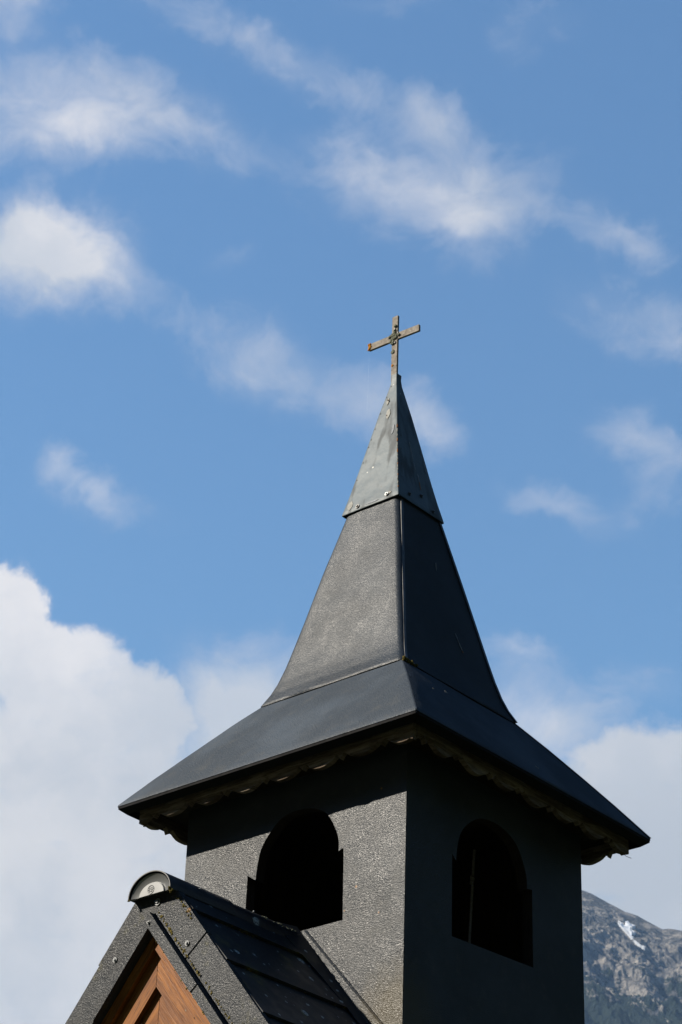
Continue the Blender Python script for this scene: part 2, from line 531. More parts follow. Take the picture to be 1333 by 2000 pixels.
M_SCREW = simple('screw_steel', (0.10, 0.105, 0.11), 0.4, 0.5, 0.3)
M_SCREW_D = simple('dark_screw', (0.018, 0.018, 0.018), 0.5, 0.4)
M_SCREW_W = simple('white_washer', (0.4, 0.4, 0.39), 0.5, 0.4)
M_PALE = simple('bare_primer', (0.12, 0.12, 0.11), 0.7, 0.3, nscale=60)
M_STREAK = simple('pale_scratch', (0.13, 0.14, 0.155), 0.8, 0.2, nscale=90)
M_RUST = simple('rust', (0.14, 0.06, 0.025), 0.9, 0.2, nscale=120)
M_ENDCAP = simple('end_cap_satin_metal', (0.085, 0.088, 0.09), 0.42, 0.6, 0.35, nscale=9, var=0.12)
M_MOSS = simple('moss_growth', (0.06, 0.048, 0.011), 0.95, 0.1, nscale=180, nb=0.004, var=0.6)
M_LICHEN = simple('grey_lichen', (0.10, 0.105, 0.078), 0.95, 0.1, nscale=260, nb=0.004, var=0.5)
M_LICHEN_Y = simple('orange_lichen', (0.26, 0.105, 0.006), 0.95, 0.1, nscale=260, nb=0.003, var=0.4)
M_ROPE = simple('rope_fibre', (0.12, 0.11, 0.10), 0.9, 0.1, nscale=150, nb=0.003)
M_THREAD = simple('silk', (0.7, 0.7, 0.7), 0.4, 0.5)
M_STRAW = simple('straw', (0.06, 0.045, 0.03), 0.9, 0.2)
M_PLASTER = simple('lime_plaster', (0.66, 0.63, 0.57), 0.9, 0.2, nscale=12, nb=0.006, var=0.1)
M_DOOR = wood_mat('door_wood', (0.10, 0.05, 0.025), (0.18, 0.09, 0.04), (0, 0, 0))


def cross_mat():
    mt, nt, bs = new_mat('weathered_cross_paint')
    v = coords(nt)
    n = noise_node(nt, v, 45, 6, 0.7)
    col = mix_col(nt, maprange(nt, n.outputs['Fac'], 0.35, 0.65), (0.080, 0.068, 0.056, 1), (0.155, 0.137, 0.117, 1))
    sp = speck_mask(nt, v, 75, 0.3, 0.3, 2.0)
    col = mix_col(nt, sp, col, (0.035, 0.028, 0.022, 1))
    sp2 = speck_mask(nt, v, 60, 0.3, 0.16, 9.0)
    col = mix_col(nt, sp2, col, (0.2, 0.19, 0.165, 1))
    nt.links.new(col, bs.inputs['Base Color'])
    bs.inputs['Roughness'].default_value = 0.8
    bs.inputs['Specular IOR Level'].default_value = 0.25
    bump(nt, bs, n.outputs['Fac'], 0.003)
    return mt


M_CROSS = cross_mat()

# ------------------------------------------------------------------ chapel
chapel = bpy.data.objects.new('chapel', None)
COL.objects.link(chapel)
tag(chapel, 'dark metal-clad chapel with a square bell tower, steep pointed spire and wooden gable', 'chapel')
A = 0.6                                      # half width of the tower


# --- tower walls: four clad sheets on timber, each with an arched opening where one shows
def wall_with_opening(face, ztop, zbot, opening, mat):
    """face: function (u, depth, z) -> 3D. The front sheet, the reveal and the dark inside."""
    T = 0.05
    u0 = sum(p[0] for p in opening) / len(opening) if opening else 0
    v, f, mi = [], [], []

    def addpoly(pts, depth, flip, m):
        b = len(v)
        for (u, z) in pts:
            uu = max(-A + depth, min(A - depth, u))
            v.append(face(uu, depth, z))
        idx = list(range(b, b + len(pts)))
        f.append(tuple(idx[::-1] if flip else idx)); mi.append(m)
    if opening:
        # opening listed: bottom-left, up the left side, over the arch, down to bottom-right
        top = max(range(len(opening)), key=lambda i: opening[i][1])
        tu, tz = opening[top]
        bz = opening[0][1] + (opening[-1][1] - opening[0][1]) * (tu - opening[0][0]) / (opening[-1][0] - opening[0][0])
        left = [(-A, zbot), (tu, zbot), (tu, bz)] + opening[:top + 1] + [(tu, ztop), (-A, ztop)]
        right = [(tu, zbot), (A, zbot), (A, ztop), (tu, ztop)] + opening[top:] + [(tu, bz)]
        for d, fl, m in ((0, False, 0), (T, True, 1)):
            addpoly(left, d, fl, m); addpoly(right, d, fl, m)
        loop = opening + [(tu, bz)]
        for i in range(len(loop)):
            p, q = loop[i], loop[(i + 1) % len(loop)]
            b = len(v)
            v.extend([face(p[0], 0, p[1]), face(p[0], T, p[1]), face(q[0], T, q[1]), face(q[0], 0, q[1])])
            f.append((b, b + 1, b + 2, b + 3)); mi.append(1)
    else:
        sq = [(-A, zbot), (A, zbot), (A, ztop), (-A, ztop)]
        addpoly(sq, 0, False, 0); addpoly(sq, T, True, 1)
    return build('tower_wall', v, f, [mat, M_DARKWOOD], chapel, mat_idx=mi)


def arch(pl, pr, cx, zt, n=26):
    """smooth slightly irregular arch from pl over (cx, zt) to pr"""
    pts = []
    for i in range(n + 1):
        w = pi - pi * i / n
        e = 0.93
        c_, s_ = cos(w), sin(w)
        x = cx + (abs(c_) ** e) * (pl[0] - cx if c_ < 0 else pr[0] - cx) * 1.0
        zb = pl[1] if c_ < 0 else pr[1]
        z = zb + (zt - zb) * (abs(s_) ** e)
        pts.append((x + 0.0018 * sin(9 * w), z + 0.0014 * sin(7 * w + 1)))
    return pts


OPEN_L = [(-0.238, -0.684), (-0.236, -0.383)] + arch((-0.190, -0.410), (0.256, -0.390), 0.028, -0.155) + [(0.282, -0.378), (0.289, -0.685)]
OPEN_R = [(-0.302, -0.727), (-0.303, -0.384)] + arch((-0.277, -0.404), (0.202, -0.375), -0.018, -0.155) + [(0.238, -0.367), (0.240, -0.702)]
wall_with_opening(lambda u, d, z: (u, -A + d, z), 0.06, -2.6, OPEN_L, M_WALL)
wall_with_opening(lambda u, d, z: (A - d, u, z), 0.06, -2.6, OPEN_R, M_WALL)
wall_with_opening(lambda u, d, z: (-u, A - d, z), 0.06, -2.6, None, M_WALL)
wall_with_opening(lambda u, d, z: (-A + d, -u, z), 0.06, -2.6, None, M_WALL)
# timber ceiling over the bell chamber, floor and corner studs
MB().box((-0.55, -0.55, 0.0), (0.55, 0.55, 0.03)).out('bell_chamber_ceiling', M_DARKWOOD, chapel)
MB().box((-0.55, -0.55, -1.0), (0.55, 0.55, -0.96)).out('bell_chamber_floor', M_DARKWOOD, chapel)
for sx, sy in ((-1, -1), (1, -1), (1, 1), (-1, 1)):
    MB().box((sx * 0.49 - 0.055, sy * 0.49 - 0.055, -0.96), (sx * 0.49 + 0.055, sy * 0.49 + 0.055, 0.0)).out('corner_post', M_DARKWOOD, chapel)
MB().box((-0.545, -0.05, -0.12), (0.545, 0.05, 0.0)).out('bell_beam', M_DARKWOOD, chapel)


# --- lofted square sheets
def loft_sheet(name, prof, mat, wob=0.0, rho=0.012, nside=18, sub=5, k=4, inner=None, seed=0, smooth=35):
    rings = []
    for (r0, z0), (r1, z1) in zip(prof[:-1], prof[1:]):
        for i in range(sub):
            t = i / sub
            rings.append((r0 + (r1 - r0) * t, z0 + (z1 - z0) * t))
    rings.append(prof[-1])
    if inner:
        rings += inner
    v, f = [], []
    n = None
    for ri, (r, z) in enumerate(rings):
        q = min(rho, r * 0.45)
        ring = []
        for s in range(4):
            a0 = -pi / 2 + s * pi / 2          # outward normal of this side
            nx, ny = cos(a0), sin(a0)
            tx, ty = -ny, nx
            for i in range(nside + 1):
                u = -(r - q) + 2 * (r - q) * i / nside
                ring.append((r * nx + u * tx, r * ny + u * ty))
            ccx, ccy = (r - q) * (nx + tx), (r - q) * (ny + ty)
            for j in range(1, k):
                a = a0 + (pi / 2) * j / k
                ring.append((ccx + q * cos(a), ccy + q * sin(a)))
        n = len(ring)
        for (x, y) in ring:
            w = wob * mnoise.noise(Vector((x * 4.0 + seed, y * 4.0, z * 3.0))) + 0.35 * wob * mnoise.noise(Vector((x * 13 + seed, y * 13, z * 9)))
            if ri >= len(rings) - len(inner or []):
                w = 0
            l = math.hypot(x, y)
            v.append((x + x / l * w, y + y / l * w, z))
        if ri:
            b0, b1 = (ri - 1) * n, ri * n
            for i in range(n):
                j = (i + 1) % n
                f.append((b0 + i, b0 + j, b1 + j, b1 + i))
    return build(name, v, f, mat, chapel, smooth)


UP = [(0.150, 1.560), (0.158, 1.512), (0.234, 1.172), (0.315, 0.80), (0.338, 0.70), (0.360, 0.62), (0.380, 0.565), (0.408, 0.510)]
roof = loft_sheet('spire_roof', UP, M_ROOF, wob=0.004, rho=0.026, inner=[(0.4085, 0.503), (0.398, 0.503), (0.385, 0.53)], seed=3)
FL = [(0.385, 0.527), (0.398, 0.508), (0.50, 0.393), (0.61, 0.262), (0.71, 0.139), (0.8184, 0.0)]
flare = loft_sheet('flared_roof', FL, M_FLARE, wob=0.004, rho=0.007,
                   inner=[(0.8196, -0.007), (0.812, -0.007)], seed=8)
loft_sheet('drip_edge', [(0.8175, -0.0075), (0.8165, -0.018), (0.788, -0.040), (0.782, -0.012)], M_DRIP_SHADE, rho=0.006, sub=1)
tag(flare, 'flared lower skirt of the tower roof')
# folded seam lips: a standing strip beside each hip of the spire roof and flare
def hip_strip(prof, sgn, off, w, h):
    """thin raised strip just inside a hip, lying on the face to the right of it"""
    mb = MB()
    left, right = [], []
    for (r, z) in prof:
        a = r - off
        left.append((a, r)); right.append((a - w, r))
    out = []
    for s in range(4):
        a0 = s * pi / 2
        nx, ny = cos(a0), sin(a0)
        tx, ty = -ny, nx
        v, f = [], []
        for (r, z) in prof:
            for (u, hh) in ((-(r - off), -0.016), (-(r - off), h), (-(r - off - w), h), (-(r - off - w), -0.016)):
                if sgn < 0: u = -u
                v.append(((r + hh) * nx + u * tx, (r + hh) * ny + u * ty, z))
        for i in range(len(prof) - 1):
            for j in range(4):
                j2 = (j + 1) % 4
                f.append((i * 4 + j, i * 4 + j2, i * 4 + 4 + j2, i * 4 + 4 + j))
        f.append((0, 1, 2, 3)); e = 4 * (len(prof) - 1)
        f.append((e + 3, e + 2, e + 1, e))
        out.append((v, f))
    return out


for sg_ in (1, -1):
    v, f = hip_strip(UP[1:], sg_, 0.020 if sg_ > 0 else 0.006, 0.016, 0.006 if sg_ < 0 else 0.0008)[0]
    build('hip_seam', v, f, M_PLAIN, roof)
v, f = hip_strip(FL[1:], -1, 0.003, 0.016, 0.006)[0]
build('hip_seam', v, f, M_PLAIN, flare)


def mark(pts, w, mat, parent, nrm, name='scratch', h=0.0016):
    """a thin smear of paint or droppings lying on a surface, along pts, width w"""
    nrm = Vector(nrm).normalized()
    pts = [Vector(p) for p in pts]
    ts = []
    n = 7
    d = (pts[-1] - pts[0])
    side = d.cross(nrm).normalized()
    L_, R__ = [], []
    for i in range(n + 1):
        t = i / n
        p = pts[0] + d * t + nrm * 0.002
        ww = w * (0.25 + 0.75 * sin(pi * min(1, t * .85 + .12))) * random.uniform(0.6, 1.1) / 2
        sh = side * random.uniform(-.25, .25) * w
        L_.append(tuple(p - side * ww + sh)); R__.append(tuple(p + side * ww + sh))
    return MB().prism(L_ + R__[::-1], tuple(nrm * h)).out(name, mat, parent)


NR_UP = (0.972, 0, 0.23)
mark([(0.223, 0.040, 1.223), (0.233, 0.031, 1.176)], 0.004, M_PALE, roof, NR_UP)
mark([(0.303, 0.085, 0.856), (0.312, 0.099, 0.813)], 0.005, M_STREAK, roof, NR_UP)
mark([(0.312, 0.099, 0.813), (0.322, 0.113, 0.773)], 0.006, M_PALE, roof, NR_UP)
mark([(0.3215, 0.112, 0.776), (0.324, 0.116, 0.765)], 0.006, M_RUST, roof, NR_UP)
NR_FL = (0.8, 0, 0.6)
for a_, b_ in (((0.759, 0.046, 0.08), (0.763, 0.065, 0.075)), ((0.605, -0.451, 0.289), (0.606, -0.442, 0.288)),
               ((0.566, -0.317, 0.336), (0.567, -0.301, 0.335)), ((0.561, -0.317, 0.343), (0.559, -0.300, 0.345))):
    mark([a_, b_], 0.005, M_PALE, flare, NR_FL)
ml = MB()
for i in range(26):                                   # moss caught in the seam at the front hip
    t = random.random() ** 1.6 * 0.09
    ml.blob((0.412 + random.uniform(-.004, .004), -0.405 + t, 0.505 + random.uniform(-.006, .004)), random.uniform(.003, .008), seed=i)
tag(ml.out('moss', M_MOSS, roof), kind='stuff')

# soffit boards and the scalloped valance
sf = MB()
for s in range(4):
    a0 = s * pi / 2
    nx, ny = round(cos(a0)), round(sin(a0)); tx, ty = -ny, nx
    P = lambda n_, u: (nx * n_ + tx * u, ny * n_ + ty * u, -0.010)
    sf.prism([P(0.602, -0.602), P(0.796, -0.796), P(0.796, 0.796), P(0.602, 0.602)], (0, 0, 0.018))
sf.out('eave_soffit', M_DARKWOOD, chapel)


def scallop_profile(h0, h1, x0, x1, sd, period=0.2075, phase=0.069):
    """bottom edge: broad rounded lobes with a small pointed tooth between each pair"""
    pts = []
    k0 = int(math.floor((x0 - phase) / period)) - 1
    for k in range(k0, k0 + 12):
        c = phase + k * period
        rg = random.Random(sd * 31 + k)
        half = period * 0.5 * rg.uniform(0.93, 1.05)
        c += rg.uniform(-.006, .006); dp = rg.uniform(-.003, .006)
        seq = []
        for i in range(9):
            t = -0.72 + 1.44 * i / 8
            seq.append((c + t * half, -0.084 + dp + (0.026 - dp) * abs(t / 0.72) ** 2.3 + rg.uniform(-.0012, .0012)))
        seq.append((c + 0.80 * half, -0.049))
        seq.append((c + 0.91 * half, -0.058))
        seq.append((c + 1.0 * half, -0.072 + rg.uniform(-.006, .008)))
        seq.append((c + 1.09 * half, -0.058))
        seq.append((c + 1.20 * half, -0.049))
        pts += seq
    pts = [p for p in sorted(pts) if x0 < p[0] < x1]
    return [(x0, h1)] + [(x0, pts[0][1])] + pts + [(x1, pts[-1][1] - .006), (x1, h1)]


for s in range(4):
    a0 = s * pi / 2
    nx, ny = round(cos(a0)), round(sin(a0)); tx, ty = -ny, nx
    x1 = 0.748 if s % 2 else 0.722
    prof = scallop_profile(-.084, -0.012, -x1, x1, s)
    poly = [(nx * 0.75 + tx * u, ny * 0.75 + ty * u, z + 0.0015 * mnoise.noise(Vector((u * 30, s * 4, 0)))) for u, z in prof]
    MB().prism(poly, (-nx * 0.024, -ny * 0.024, 0)).out('scalloped_board', M_OLDWOOD_X, chapel)

# --- spire cap
CP = [(0.019, 2.312), (0.018, 2.285), (0.022, 2.250), (0.057, 2.082), (0.120, 1.748), (0.150, 1.600), (0.170, 1.513)]
cap = loft_sheet('spire_cap', CP, M_CAP, wob=0.0016, rho=0.004, nside=14, sub=4, k=3,
                 inner=[(0.1695, 1.5085), (0.1665, 1.5085), (0.147, 1.60)], seed=21)
NL_C = Vector((0, -0.98, 0.2)); NR_C = Vector((0.98, 0, 0.2))


def screw(c, nrm, r, parent, mat=M_SCREW_D, washer=None, h=0.005):
    nrm = Vector(nrm).normalized()
    c = Vector(c) + nrm * 0.0015
    mb = MB()
    if washer:
        mb.disc(c, nrm, r * 1.9, 0.0025)
        mb.disc(c + nrm * 0.0025, nrm, r, h, 6, r * .9)
    else:
        mb.disc(c, nrm, r, h, 10, r * .6)
    return mb.out('screw', mat, parent)


for p in [(-0.027, -0.010, 2.246), (-0.037, -0.025, 2.179), (-0.053, -0.045, 2.084), (-0.069, -0.065, 1.996), (-0.082, -0.078, 1.934),
          (-0.091, -0.088, 1.891), (-0.105, -0.107, 1.803), (-0.123, -0.128, 1.705)]:
    r_at = np.interp(p[2], [1.513, 1.6, 1.748, 2.082, 2.25], [.17, .15, .12, .057, .022])
    screw((max(p[0], -r_at + .010), -r_at, p[2]), NL_C, 0.0030, cap, h=0.002)
screw((-0.075, -0.168, 1.529), NL_C, 0.0055, cap, M_SCREW_D, True)
screw((0.098, -0.167, 1.534), NL_C, 0.0050, cap, M_SCREW_W, True)
for p in [(0.161, -0.079, 1.555), (0.153, 0.019, 1.593), (0.166, 0.092, 1.538)]:
    r_at = np.interp(p[2], [1.513, 1.6, 1.748, 2.082, 2.25], [.17, .15, .12, .057, .022])
    screw((r_at, p[1], p[2]), NR_C, 0.0055, cap, M_SCREW_D, True)
for p in [(0.104, -0.081, 1.817), (0.124, -0.098, 1.724), (0.143, -0.114, 1.639), (0.084, -0.064, 1.908)]:
    r_at = np.interp(p[2], [1.513, 1.6, 1.748, 2.082, 2.25], [.17, .15, .12, .057, .022])
    screw((r_at, p[1], p[2]), NR_C, 0.003, cap, h=0.002)


def cap_r(z):
    return float(np.interp(z, [1.513, 1.6, 1.748, 2.082, 2.25], [.17, .15, .12, .057, .022]))


def patch(u, z, w, h, face, mat, seed, name='peeled_patch'):
    """irregular flake area where the paint has come off"""
    pts = []
    for i in range(18):
        a = 2 * pi * i / 18
        k = 1 + 0.45 * mnoise.noise(Vector((cos(a) * 1.5 + seed, sin(a) * 1.5, seed)))
        uu, zz = u + w * k * cos(a), z + h * k * sin(a)
        r = cap_r(zz) + 0.0012
        pts.append((uu, -r, zz) if face == 'L' else (r, uu, zz))
    n = NL_C if face == 'L' else NR_C
    return MB().prism(pts, tuple(n.normalized() * 0.0009)).out(name, mat, cap)


patch(0.006, 2.062, 0.012, 0.030, 'L', M_PALE, 2)
patch(-0.012, 2.146, 0.008, 0.018, 'L', M_PALE, 5)
patch(-0.128, 1.553, 0.016, 0.026, 'L', M_PALE, 8)
patch(0.056, 1.945, 0.007, 0.030, 'L', M_STREAK, 12)
patch(0.104, 1.540, 0.018, 0.008, 'L', M_PALE, 14)
patch(0.015, 1.523, 0.035, 0.005, 'L', M_STREAK, 15)
screw((0.000, -0.061, 2.052), NL_C, 0.003, cap, M_RUST)
screw((-0.008, -0.046, 2.150), NL_C, 0.003, cap, M_RUST)
for i in range(16):                                   # chipped edge along the front hip
    z = 1.56 + i * 0.026 + random.uniform(-.008, .008)
    r = cap_r(z)
    MB().blob((r - 0.002, -r + 0.001, z), random.uniform(.0025, .0045), (1, 1, random.uniform(2, 4)), seed=i).out(
        'paint_chip', M_PALE if i % 3 else M_RUST, cap)
for l, w, mm in (([(0.087, -0.009, 1.894), (0.111, -0.003, 1.784)], 0.004, M_STREAK), ([(0.112, 0, 1.779), (0.123, 0.004, 1.728)], 0.004, M_STREAK),
                 ([(0.126, 0.015, 1.716), (0.136, 0.017, 1.67)], 0.006, M_STREAK), ([(0.136, 0.017, 1.67), (0.146, 0.018, 1.623)], 0.006, M_RUST),
                 ([(0.083, 0.075, 1.905), (0.095, 0.075, 1.858)], 0.003, M_STREAK), ([(0.1, 0.085, 1.833), (0.117, 0.088, 1.757)], 0.004, M_STREAK)):
    mark([(cap_r(p[2]) + 0.001, p[1], p[2]) for p in l], w, mm, cap, NR_C)

# --- cross
cb = MB()
cb.box((-0.029, -0.006, 2.285), (0.005, 0.006, 2.664))
# slight irregular edges come from the bump; arms butt against the upright
cb.prism([(-0.029, -0.0063, 2.524), (-0.029, -0.0063, 2.560), (-0.176, -0.0063, 2.565), (-0.176, -0.0063, 2.529)], (0, 0.0126, 0))
cb.prism([(0.005, -0.0063, 2.524), (0.005, -0.0063, 2.560), (0.139, -0.0063, 2.553), (0.139, -0.0063, 2.517)], (0, 0.0126, 0))
cross = cb.out('cross', M_CROSS, chapel)
lc = MB()
for i in range(34):
    lc.blob((-0.018 + random.gauss(0, .016), -0.010, 2.540 + random.gauss(0, .018)), random.uniform(.003, .009), (1, .7, 1), seed=i)
lc.out('lichen_clump', M_LICHEN, cross)
lc = MB()
for i in range(9):
    lc.blob((-0.024 + random.gauss(0, .006), -0.008, 2.462 + random.gauss(0, .010)), random.uniform(.003, .006), (1, .6, 1), seed=i + 50)
lc.out('lichen_clump', M_LICHEN, cross)
ly = MB()
for i in range(16):
    ly.blob((-0.172 + random.uniform(-.005, .010), -0.007 + random.uniform(-.002, .004), 2.547 + random.uniform(-.018, .018)), random.uniform(.004, .007), (1, .7, 1), seed=i + 80)
ly.out('lichen_clump', M_LICHEN_Y, cross)
ly = MB()
for i in range(3):
    ly.blob((-0.022 + random.uniform(-.004, .004), -0.007, 2.375 + random.uniform(-.005, .005)), .0045, (1, .6, 1), seed=i + 180)
ly.out('lichen_clump', M_LICHEN_Y, cross)
lk = MB()
for i in range(14):
    lk.blob((-0.010 + random.gauss(0, .012), -0.0075, 2.53 + random.gauss(0, .02)), random.uniform(.003, .007), (1, .6, 1), seed=i + 120)
lk.out('lichen_clump', M_SCREW_D, cross)

# --- nave roof
RZ, RS, XE, YF, YB = -0.640, 1.22, 1.30, -1.325, 2.4
course_x = [0.045, 0.155, 0.345, 0.535, 0.725, 0.915, 1.105, XE]
for sx in (1, -1):
    mb = MB()
    nn = Vector((RS, 0, 1)).normalized()
    for i in range(len(course_x) - 1):
        xa, xb = course_x[i], course_x[i + 1] + (0.012 if i < len(course_x) - 2 else 0)
        # each panel course tips outward to its lower edge, stepping over the next one
        za, zb = RZ - RS * xa, RZ - RS * xb
        lift0, lift1 = 0.002, 0.016
        p = [Vector((xa, 0, za)) + nn * lift0, Vector((xb, 0, zb)) + nn * lift1,
             Vector((xb, 0, zb)) + nn * (lift1 - 0.012), Vector((xa, 0, za)) + nn * (lift0 - 0.012)]
        mb.prism([(sx * q.x, YF, q.z) for q in p], (0, YB - YF, 0))
    pn = mb.out('roof_panel', M_TILE, chapel)
    if sx > 0:
        mc = MB()
        for i in range(120):
            xk = random.choice((0.155, 0.155, 0.345))
            y = random.uniform(-1.29, -0.66)
            if mnoise.noise(Vector((y * 5, xk * 20, 1.0))) < -0.05: continue
            q = Vector((xk + 0.010, 0, RZ - RS * (xk + 0.010))) + nn * random.uniform(-.002, .014)
            mc.blob((q.x, y, q.z), random.uniform(.002, .006), (1, 1.8, .8), seed=i, n=4)
        tag(mc.out('moss', M_MOSS, pn), kind='stuff')
    # apron flashing against the tower, with its upstand on the wall
    fl = MB()
    ap = []
    for x, w in ((0.05, 0.135), (0.112, 0.125), (0.25, 0.075), (0.383, 0.045), (0.62, 0.035)):
        ap.append((x, w))
    top = [(sx * x, -A - w, RZ - RS * x + 0.018) for x, w in ap]
    bot = [(sx * x, -A - 0.004, RZ - RS * x + 0.036) for x, w in ap]
    fl.prism(top + bot[::-1], (sx * .003, 0, 0.0025))
    fl.out('roof_flashing', M_TILE, pn)
    up = MB()
    up.prism([(sx * 0.070, -A - 0.0045, -0.700), (sx * 0.100, -A - 0.0045, -0.690), (sx * 0.560, -A - 0.0045, -1.205), (sx * 0.560, -A - 0.0045, -1.300)], (0, 0.0035, 0))
    up.tube([(sx * 0.100, -A - 0.006, -0.690), (sx * 0.560, -A - 0.006, -1.205)], 0.005, 6)
    up.out('wall_flashing', M_WALL, chapel)

# --- ridge tiles and the embossed end cap
def half_round(y0, y1, w, h, zb, t, n=22):
    v, f = [], []
    for y in (y0, y1):
        for (ww, hh) in ((w, h), (w - t, h - t)):
            for i in range(n + 1):
                a = pi * i / n
                v.append((ww * cos(a), y, zb + hh * sin(a) ** 0.92))
    m_ = n + 1
    for i in range(n):
        f.append((i, i + 1, 2 * m_ + i + 1, 2 * m_ + i))
        f.append((m_ + i, 3 * m_ + i, 3 * m_ + i + 1, m_ + i + 1))
        f.append((i, m_ + i, m_ + i + 1, i + 1))
        f.append((2 * m_ + i, 2 * m_ + i + 1, 3 * m_ + i + 1, 3 * m_ + i))
    for i in (0, n):
        f.append((i, 2 * m_ + i, 3 * m_ + i, m_ + i))
    return v, f


v, f = half_round(-1.385, -1.02, 0.111, 0.092, -0.757, 0.004)
ridge = build('ridge_tile', v, f, M_RIDGE, chapel, 40)
v, f = half_round(-1.035, -0.602, 0.105, 0.086, -0.757, 0.004)
ridge2 = build('ridge_tile', v, f, M_RIDGE, chapel, 40)
v, f = half_round(0.602, 2.4, 0.105, 0.086, -0.757, 0.004)
build('ridge_tile', v, f, M_RIDGE, chapel, 40)
# end cap: dished half disc (outer bevel, inner raised half disc)
v, f = [], []
n = 24
lev = [(0.104, 0.085, -1.364, 0), (0.101, 0.082, -1.378, 0), (0.095, 0.076, -1.374, 0.003), (0.068, 0.050, -1.366, 0.003), (0.064, 0.046, -1.372, 0.003)]
for (w, h, y, zb) in lev:
    for i in range(n + 1):
        a = pi * i / n
        v.append((w * cos(a), y, -0.757 + zb + h * sin(a)))
for j in range(len(lev) - 1):
    for i in range(n):
        f.append((j * (n + 1) + i, j * (n + 1) + i + 1, (j + 1) * (n + 1) + i + 1, (j + 1) * (n + 1) + i))
b = (len(lev) - 1) * (n + 1)
f.append(tuple(range(b, b + n + 1)))
# bottom lip closing the dish
v += [(-0.104, -1.364, -0.757), (0.104, -1.364, -0.757), (0.104, -1.378, -0.759), (-0.104, -1.378, -0.759)]
f.append((len(v) - 4, len(v) - 3, len(v) - 2, len(v) - 1))
build('end_cap', v, f, M_ENDCAP, ridge, 50)
# cast emblem: ring with a low relief of bars
em = MB()
ec = Vector((-0.004, -1.3725, -0.735))
ring = [(ec + Vector((0.0165 * cos(2 * pi * i / 24), 0, 0.0165 * sin(2 * pi * i / 24))))[:] for i in range(25)]
em.tube(ring, 0.0014, 6, False)
for dz, w in ((0.007, 0.008), (0.0, 0.013), (-0.007, 0.009)):
    em.tube([(ec + Vector((-w, -.0002, dz - 0.002)))[:], (ec + Vector((-w * .3, -.0002, dz + .0015)))[:], (ec + Vector((w * .3, -.0002, dz - 0.001)))[:], (ec + Vector((w, -.0002, dz + 0.002)))[:]], 0.0013, 5)
em.out('emblem', M_ENDCAP, ridge)
ms_ = MB()
for i in range(14):
    ms_.blob((0.107 + random.gauss(0, .004), -1.380 + random.gauss(0, .003), -0.758 + random.gauss(0, .004)), random.uniform(.003, .006), seed=i)
ms_.out('moss', M_MOSS, ridge)
ms_ = MB()
for i in range(4):
    ms_.blob((-0.106 + random.gauss(0, .003), -1.382, -0.760), random.uniform(.002, .004), seed=i + 20)
ms_.out('moss', M_MOSS, ridge)
for p in ((0.085, -1.20, -0.700), (0.070, -0.88, -0.690)):
    screw(p, (0.75, 0, 0.6), 0.004, ridge if p[1] < -1.03 else ridge2, M_SCREW)
lr = MB()
for i in range(40):
    y = -0.62 - abs(random.gauss(0, .10))
    a = radians(random.uniform(35, 80))
    lr.blob((0.105 * cos(a), y, -0.757 + 0.086 * sin(a)), random.uniform(.002, .006), (1, 1.3, .6), seed=i)
tag(lr.out('lichen_specks', M_LICHEN, ridge2), kind='stuff')

# --- verge trims: an outer band and a stepped inner strip on each slope, in two lapped lengths
def cpt(c, x):
    return (c - RS * abs(x))


def band(c_top, c_bot, x0, x1, y_front, y_back, sx):
    """strip along a slope between two parallel lines, mitred at the ridge, cut square to the slope below"""
    h = c_top - c_bot
    # square cut at the ends (perpendicular to the slope): shift along the slope
    k = RS / (1 + RS * RS) * h
    def P(c, x): return (sx * x, y_front, c - RS * x)
    a0 = x0 if x0 == 0 else x0
    if x0 == 0:
        xt = 0.075 if y_back > -1.3115 else 0.0
        poly = ([(0, y_front, c_top - RS * xt), P(c_top, xt)] if xt else [P(c_top, 0)]) + [P(c_top, x1), P(c_bot, x1 - k), P(c_bot, 0)]
    else:
        poly = [P(c_top, x0), P(c_top, x1), P(c_bot, x1 - k), P(c_bot, x0 - k)]
    return MB().prism(poly, (0, y_back - y_front, 0))


for sx in (1, -1):
    for (x0, x1, pr) in ((0, 0.272 if sx > 0 else 0.286, 0.004), (0.268 if sx > 0 else 0.282, 1.32, 0.0)):
        ob = band(-0.622 + pr, -0.818, x0, x1, -1.340 - pr, -1.311, sx).out('verge_band', M_VERGE, chapel)
        st = band(-0.826 + pr * .5, -0.888, x0, x1, -1.372 - pr, -1.312, sx).out('verge_strip', M_VERGE, chapel)
        md = MB()
        xx0, xx1 = (0.02, 0.26) if x0 == 0 else (0.28, 0.62)
        for i in range(95 if sx > 0 else 0):
            x = random.uniform(xx0, xx1)
            side = random.random()
            if side < 0.6:
                c = -0.806 + abs(random.gauss(0, 0.007)); y = -1.341 - pr
            elif side < 0.8:
                c = -0.892 + random.uniform(-.001, .006); y = -1.373 - pr
                if random.random() > .35: continue
            else:
                if x0: continue
                x = random.uniform(0.11, 0.2); c = -0.628 - abs(random.gauss(0, .012)); y = -1.3425 - pr
            md.blob((x, y, c - RS * x), random.uniform(.0015, .0048) * (1.2 if side < .5 else .9), (1, .5, 1), seed=i, n=4)
        if sx > 0:
            tag(md.out('moss', M_MOSS, ob), kind='stuff')
        if x0 == 0:
            screw((0.182, -1.3445, -0.976) if sx > 0 else (-0.194, -1.3445, -0.965), (0, -1, 0), 0.0055, ob, M_SCREW, True)
            if sx > 0:
                screw((0.012, -1.3445, -0.779), (0, -1, 0), 0.0075, ob, M_SCREW, True)
                screw((0.003, -1.3765, -0.868), (0, -1, 0), 0.0035, st, M_SCREW, True)

